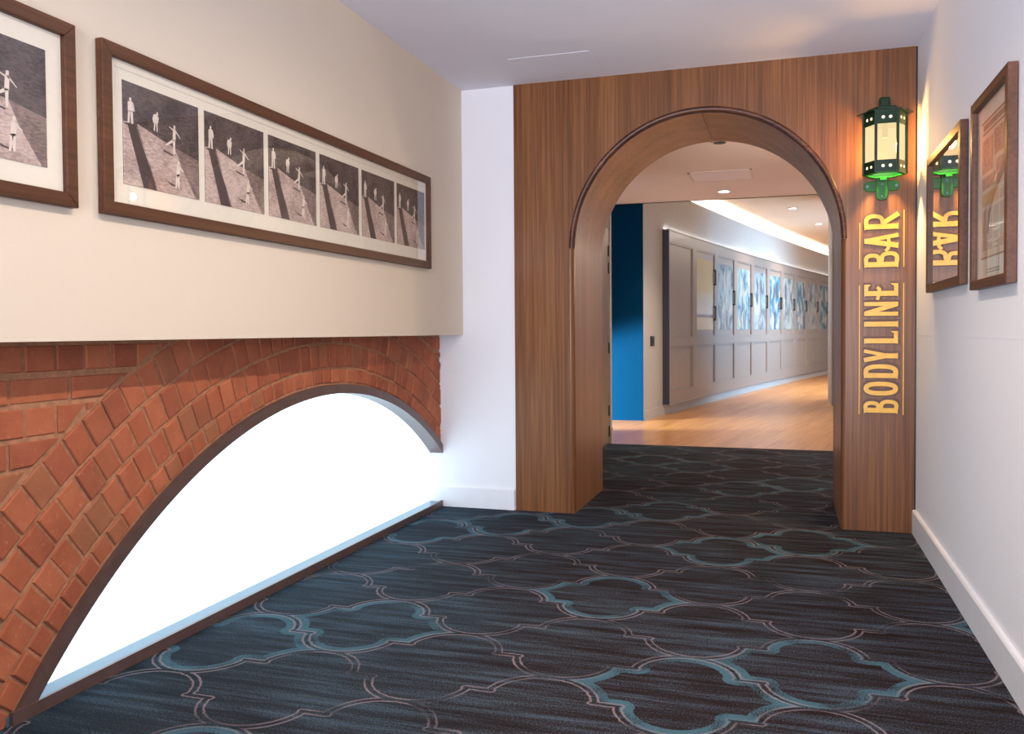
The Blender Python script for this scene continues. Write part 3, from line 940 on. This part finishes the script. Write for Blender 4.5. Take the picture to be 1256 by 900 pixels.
po = bpy.data.objects.new('lantern_bulb_light', pl); C.objects.link(po); po.location = (LX, LY, 2.235)

# ------------------------------------------------------------------ ceiling hatch in the room
hp = MB().box(-1.60, -1.10, 4.99, 5.44, ZC - .003, ZC + .0)
tag(bevel(hp.build('access_panel', MAT['ceil']), .0015, 1), 'flush square access panel in the white ceiling near the walnut wall', 'panel')

# ------------------------------------------------------------------ corridor and hall shell
cf = [2.92803655e-03, 1.06661223e-01, -3.42927209e+00]


def xw(y, off=0.0):
    return cf[0] * y * y + cf[1] * y + cf[2] + off


struct(MB().box(-6, 7, YB, 11.5, ZH, ZH + 0.06).build('ceiling_corridor', MAT['ceil_hall']))
struct(MB().box(-6, 7, 11.44, 11.5, ZH, 3.6).build('ceiling_step', MAT['ceil_hall2']))
struct(MB().box(-6, 7, 11.5, 34, 3.40, 3.5).build('ceiling_hall', MAT['ceil_hall2']))
struct(MB().box(-1.95, -1.80, YB, 9.16, 0, ZH).build('wall_corridor', MAT['doorwood']))
struct(MB().box(-1.80, -1.785, 9.075, 9.16, 0, ZH).build('trim_2', MAT['taupe_wall']))
struct(MB().box(-6, xw(11.5), 11.5, 11.56, 0, 3.2).build('wall_blue', MAT['bluewall']))
# door flush in the corridor wall
dr = MB().box(-1.80, -1.790, 8.10, 9.02, 0.02, 2.28).build('door_1', MAT['doorwood']); struct(dr)
for zc in (2.04, 1.86, 1.02, 0.14, 0.36):
    MB().box(-1.79, -1.780, 9.0, 9.045, zc - .055, zc + .055).build('hinge', MAT['black'], dr)
s_ = MB()
for zz in (1.60, 1.645): s_.cyl((-1.79, 8.52, zz), (-1.786, 8.52, zz), .02, 16)
s_.build('door_symbol', MAT['white'], dr)
struct(MB().box(-1.80, -1.79, 8.02, 9.08, 2.285, 2.31).build('trim_3', MAT['black']))
# kick plate block at the foot of the door jamb
struct(MB().box(-1.785, -1.775, 9.08, 9.16, 0.0, 0.16).build('trim_4', MAT['taupe_wall']))
# curved hall wall
Y_ = [11.5 + (33 - 11.5) * i / 60 for i in range(61)]
hw = MB()
ZW = 3.2
hw.grid([[(xw(y), y, 0) for y in Y_], [(xw(y), y, ZW) for y in Y_], [(xw(y, -.08), y, ZW) for y in Y_], [(xw(y, -.08), y, 0) for y in Y_]])
struct(hw.build('wall_hall_left', MAT['taupe_wall'], smooth=False))
hb = MB(); hb.grid([[(xw(y, .012), y, 0) for y in Y_], [(xw(y, .012), y, .13) for y in Y_], [(xw(y), y, .132) for y in Y_]])
struct(hb.build('baseboard_hall', MAT['taupe_wall']))
bkw = MB(); bkw.grid([[(xw(y, -.55), y, 2.9) for y in Y_], [(xw(y, -.55), y, 3.42) for y in Y_]]); bkw.grid([[(xw(y, -.55), y, 2.95) for y in Y_], [(xw(y, -.08), y, 2.95) for y in Y_]])
struct(bkw.build('wall_cove', MAT['ceil_hall2']))
cs = MB(); cs.grid([[(xw(y, -.20), y, 3.0) for y in Y_], [(xw(y, -.34), y, 3.0) for y in Y_]])
cs.grid([[(xw(y, -.20), y, 2.98) for y in Y_], [(xw(y, -.34), y, 2.98) for y in Y_]])
tag(cs.build('cove_light', MAT['cove']), 'continuous light strip glowing behind the top of the curved hall wall', 'light')
struct(MB().box(-6, 7, 33, 33.1, 0, 3.5).build('wall_hall_back', MAT['taupe_wall']))
# right side pier in the hall
struct(MB().box(0.675, 1.1, 14.5, 15.75, 0, 3.4).build('wall_pier', MAT['taupe_wall']))
struct(MB().box(0.695, 1.05, 14.46, 14.5, 0, 2.62).build('door_2', MAT['black']))
struct(MB().box(XR, XR + .12, YB, 9.6, 0, ZH).build('wall_corridor_right', MAT['taupe_wall']))

# ------------------------------------------------------------------ locker bank along the curved wall
S0, DP, NP = 12.37, 1.235, 12
OFF = .09
bank = empty('locker_bank', (xw(12.4), 12.4, .15)); bi = Matrix.Translation(bank.location).inverted()
tag(bank, 'long curved bank of taupe panelled lockers with pictured upper doors', 'cabinet')
ZB0, ZB1 = .15, 2.61


def BK(mbx, name, mat, parent=None):
    o = mbx.build(name, mat, parent or bank); o.matrix_parent_inverse = bi if parent is None else Matrix.Identity(4); return o


def slab(m, ya, yb, za, zb, o0, o1, mi=0, n=4):
    """block following the wall between offsets o0 and o1"""
    ys = [ya + (yb - ya) * i / n for i in range(n + 1)]
    m.grid([[(xw(y, o), y, z) for y in ys] for o, z in ((o0, za), (o1, za), (o1, zb), (o0, zb), (o0, za))], mi)
    for y in (ya, yb):
        k = len(m.v); m.v += [(xw(y, o0), y, za), (xw(y, o1), y, za), (xw(y, o1), y, zb), (xw(y, o0), y, zb)]
        m.f.append([k, k + 1, k + 2, k + 3]); m.m.append(mi)
    return m


YS0 = 12.31; YS1 = S0 + DP * NP
body = MB()
slab(body, YS0 + .012, YS1, ZB0, ZB1, 0.0, OFF - .035, 0, 40)
for za, zb in ((ZB0, .325), (.975, 1.095), (2.455, ZB1)): slab(body, YS0 + .012, YS1, za, zb, OFF - .035, OFF, 0, 40)
for k in range(NP + 1):
    c = S0 + DP * k
    a, b = (YS0 + .012, c + .01) if k == 0 else (c - .11, c + .09)
    slab(body, a, b, .325, .975, OFF - .035, OFF); slab(body, a, b, 1.095, 2.455, OFF - .035, OFF)
slab(body, YS0, YS1, ZB1, ZB1 + .02, 0, OFF + .01, 0, 40)
slab(body, YS0, YS1, ZB0 - .012, ZB0 + .006, 0, OFF + .012, 0, 40)
BK(body, 'cabinet_body', MAT['taupe'])
BK(slab(MB(), YS0, YS0 + .012, ZB0, ZB1, 0, OFF + .004), 'end_panel', MAT['navy'])
lst = MB(); slab(lst, YS0 + .05, YS1, ZB1 + .021, ZB1 + .03, .01, .03, 0, 40)
BK(lst, 'light_strip', MAT['cove2'])


def etched(seed, tint, cy, fig):
    """glossy print: a soft head and shoulders in a mottled ground"""
    t = NT('etched_picture'); p = t.obj()
    q = t.mapping(p, (2.4, 2.4, 1.6), (seed * 3.1, seed * 1.7, seed))
    n = t.noise(q, 1.9, 4, 0.55, 0.6); x, y, z = t.sep(t.pos())
    def blob(cz, ry, rz):
        a = t.math('DIVIDE', t.math('SUBTRACT', y, cy), ry); b = t.math('DIVIDE', t.math('SUBTRACT', z, cz), rz)
        return t.math('SQRT', t.math('ADD', t.math('POWER', t.math('ABSOLUTE', a), 2.0), t.math('POWER', t.math('ABSOLUTE', b), 2.0)))
    hz = 1.98 + 0.05 * math.sin(seed * 2.3)
    d = t.math('MINIMUM', blob(hz, .16, .20), blob(1.38, .40, .42))
    f = t.ramp(t.math('ADD', d, t.math('MULTIPLY', t.math('SUBTRACT', n, 0.5), 1.3)), [(0.70, (1,) * 3), (1.0, (0,) * 3)])
    ground = t.ramp(n, [(0.36, lin((84, 92, 108))), (0.47, lin(tint)), (0.58, lin((170, 176, 170))), (0.72, lin((202, 198, 172)))])
    person = t.ramp(n, [(0.40, lin(fig)), (0.60, lin((176, 180, 176)))])
    t.setp(Base_Color=t.mix(t.math('MULTIPLY', f, 0.65 if fig else 0.0), ground, person), Roughness=0.25, Metallic=0.2)
    return t.m


def ribbed_reflection():  # reflection in the door glass, painted as tone bands and ribs
    t = NT('painted_reflection'); x, y, z = t.sep(t.pos())
    wv = t.math('MULTIPLY', t.math('ADD', t.math('SINE', t.math('MULTIPLY', y, 90.0)), 1.0), 0.5)
    hi = t.ramp(t.math('DIVIDE', z, 3.0), [(0.40, lin((200, 190, 168))), (0.465, lin((200, 190, 168))), (0.475, lin((84, 76, 84))), (0.49, lin((206, 212, 216))), (0.56, lin((190, 196, 190))), (0.62, lin((202, 184, 128))), (0.78, lin((196, 184, 140)))])
    t.setp(Base_Color=t.mix(t.math('MULTIPLY', wv, 0.15), hi, lin((120, 110, 96))), Roughness=0.25)
    return t.m


tints = [(150, 150, 140), (150, 150, 140), (140, 160, 170), (110, 160, 180), (140, 165, 175), (50, 130, 165), (130, 150, 160), (60, 125, 150), (110, 140, 160), (50, 120, 150), (110, 140, 160), (50, 120, 150)]
for k in range(NP):
    ya, yb = S0 + DP * k + .09, S0 + DP * (k + 1) - .11
    if k == 0: ya = S0 + .01
    d = slab(MB(), ya + .012, yb - .012, 1.107, 2.443, OFF - .034, OFF - .022)
    # beaded lip round the door
    for a, b, c, e in ((ya, ya + .02, 1.096, 2.454), (yb - .02, yb, 1.096, 2.454), (ya, yb, 1.096, 1.116), (ya, yb, 2.434, 2.454)):
        slab(d, a, b, c, e, OFF - .034, OFF - .006)
    dd = BK(d, 'door', MAT['taupe'])
    lp = slab(MB(), ya + .012, yb - .012, .337, .963, OFF - .034, OFF - .022)
    for a, b, c, e in ((ya, ya + .02, .326, .974), (yb - .02, yb, .326, .974), (ya, yb, .326, .346), (ya, yb, .954, .974)):
        slab(lp, a, b, c, e, OFF - .034, OFF - .006)
    BK(lp, 'panel', MAT['taupe'])
    if k >= 1:
        pz0, pz1 = (1.21, 2.33)
        pp = slab(MB(), ya + .06, yb - .06, pz0, pz1, OFF - .022, OFF - .017)
        cyy = (ya + yb) / 2 + 0.05 * math.sin(k * 2.1)
        pm = ribbed_reflection() if k == 1 else etched(k, tints[k], cyy, (58, 84, 112) if k % 2 else (120, 112, 118))
        BK(pp, 'picture_panel', pm, dd)
        if k == 1: hs = [(1.94, 2.20), (1.36, 1.60)]
        else: hs = [(1.64, 1.90)]
        for za, zb in hs:
            yy = yb - .045 if k > 1 else yb - .03
            hh = slab(MB(), yy, yy + .03, za, zb, OFF + .006, OFF + .022, n=1)
            slab(hh, yy, yy + .03, za, za + .03, OFF - .018, OFF + .006, n=1); slab(hh, yy, yy + .03, zb - .03, zb, OFF - .018, OFF + .006, n=1)
            BK(hh, 'handle', MAT['steelpull'], dd)

# ------------------------------------------------------------------ small hall fittings
sw = MB(); slab(sw, 11.78, 11.90, .99, 1.125, 0, .02, n=1)
swo = sw.build('light_switch', MAT['black']); tag(bevel(swo, .004), 'small black switch plate on the taupe wall left of the lockers', 'switch')
# raised button
bt = MB(); slab(bt, 11.82, 11.86, 1.03, 1.085, .02, .027, n=1); bt.build('button', MAT['steelpull'], swo)


def downlight(x, y, z, lab):
    r = empty('downlight', (x, y, z)); tag(r, lab, 'lamp', 'recessed ceiling lamps in the hall')
    a = MB().cyl((0, 0, -.012), (0, 0, .0), .085, 24, .075); b = MB().cyl((0, 0, -.014), (0, 0, -.0125), .062, 24)
    a.build('trim_ring', MAT['white'], r); b.build('lens', MAT['dl'], r)


downlight(-0.723, 10.78, ZH, 'round lit downlight in the low pinkish ceiling, nearest of three')
downlight(0.10, 16.53, 3.40, 'round lit downlight in the upper hall ceiling, middle one of three')
downlight(0.63, 19.13, 3.40, 'round lit downlight in the upper hall ceiling, farthest of three')
vn = empty('ceiling_vent', (-.68, 9.7, ZH)); tag(vn, 'rectangular flush air vent in the low corridor ceiling beyond the arch', 'vent')
f = MB()
for a, b, c, d in ((-.33, .33, -.29, -.27), (-.33, .33, .27, .29), (-.33, -.31, -.29, .29), (.31, .33, -.29, .29)): f.box(a, b, c, d, -.008, 0)
f.build('frame', MAT['white'], vn)
f = MB()
for i in range(12): f.box(-.31, .31, -.262 + i * .045, -.262 + i * .045 + .032, -.006, -.001)
f.build('louvre_slats', MAT['ceil_hall'], vn)
sd_ = MB().cyl((-.57, 7.95, ZH - .014), (-.57, 7.95, ZH), .07, 24, .075).build('ceiling_speaker', MAT['white'])
tag(sd_, 'small dark-rimmed round fitting in the ceiling just past the arch', 'ceiling fitting')
g = MB().cyl((-.57, 7.95, ZH - .018), (-.57, 7.95, ZH - .0142), .055, 24).build('grille', MAT['black'], sd_)
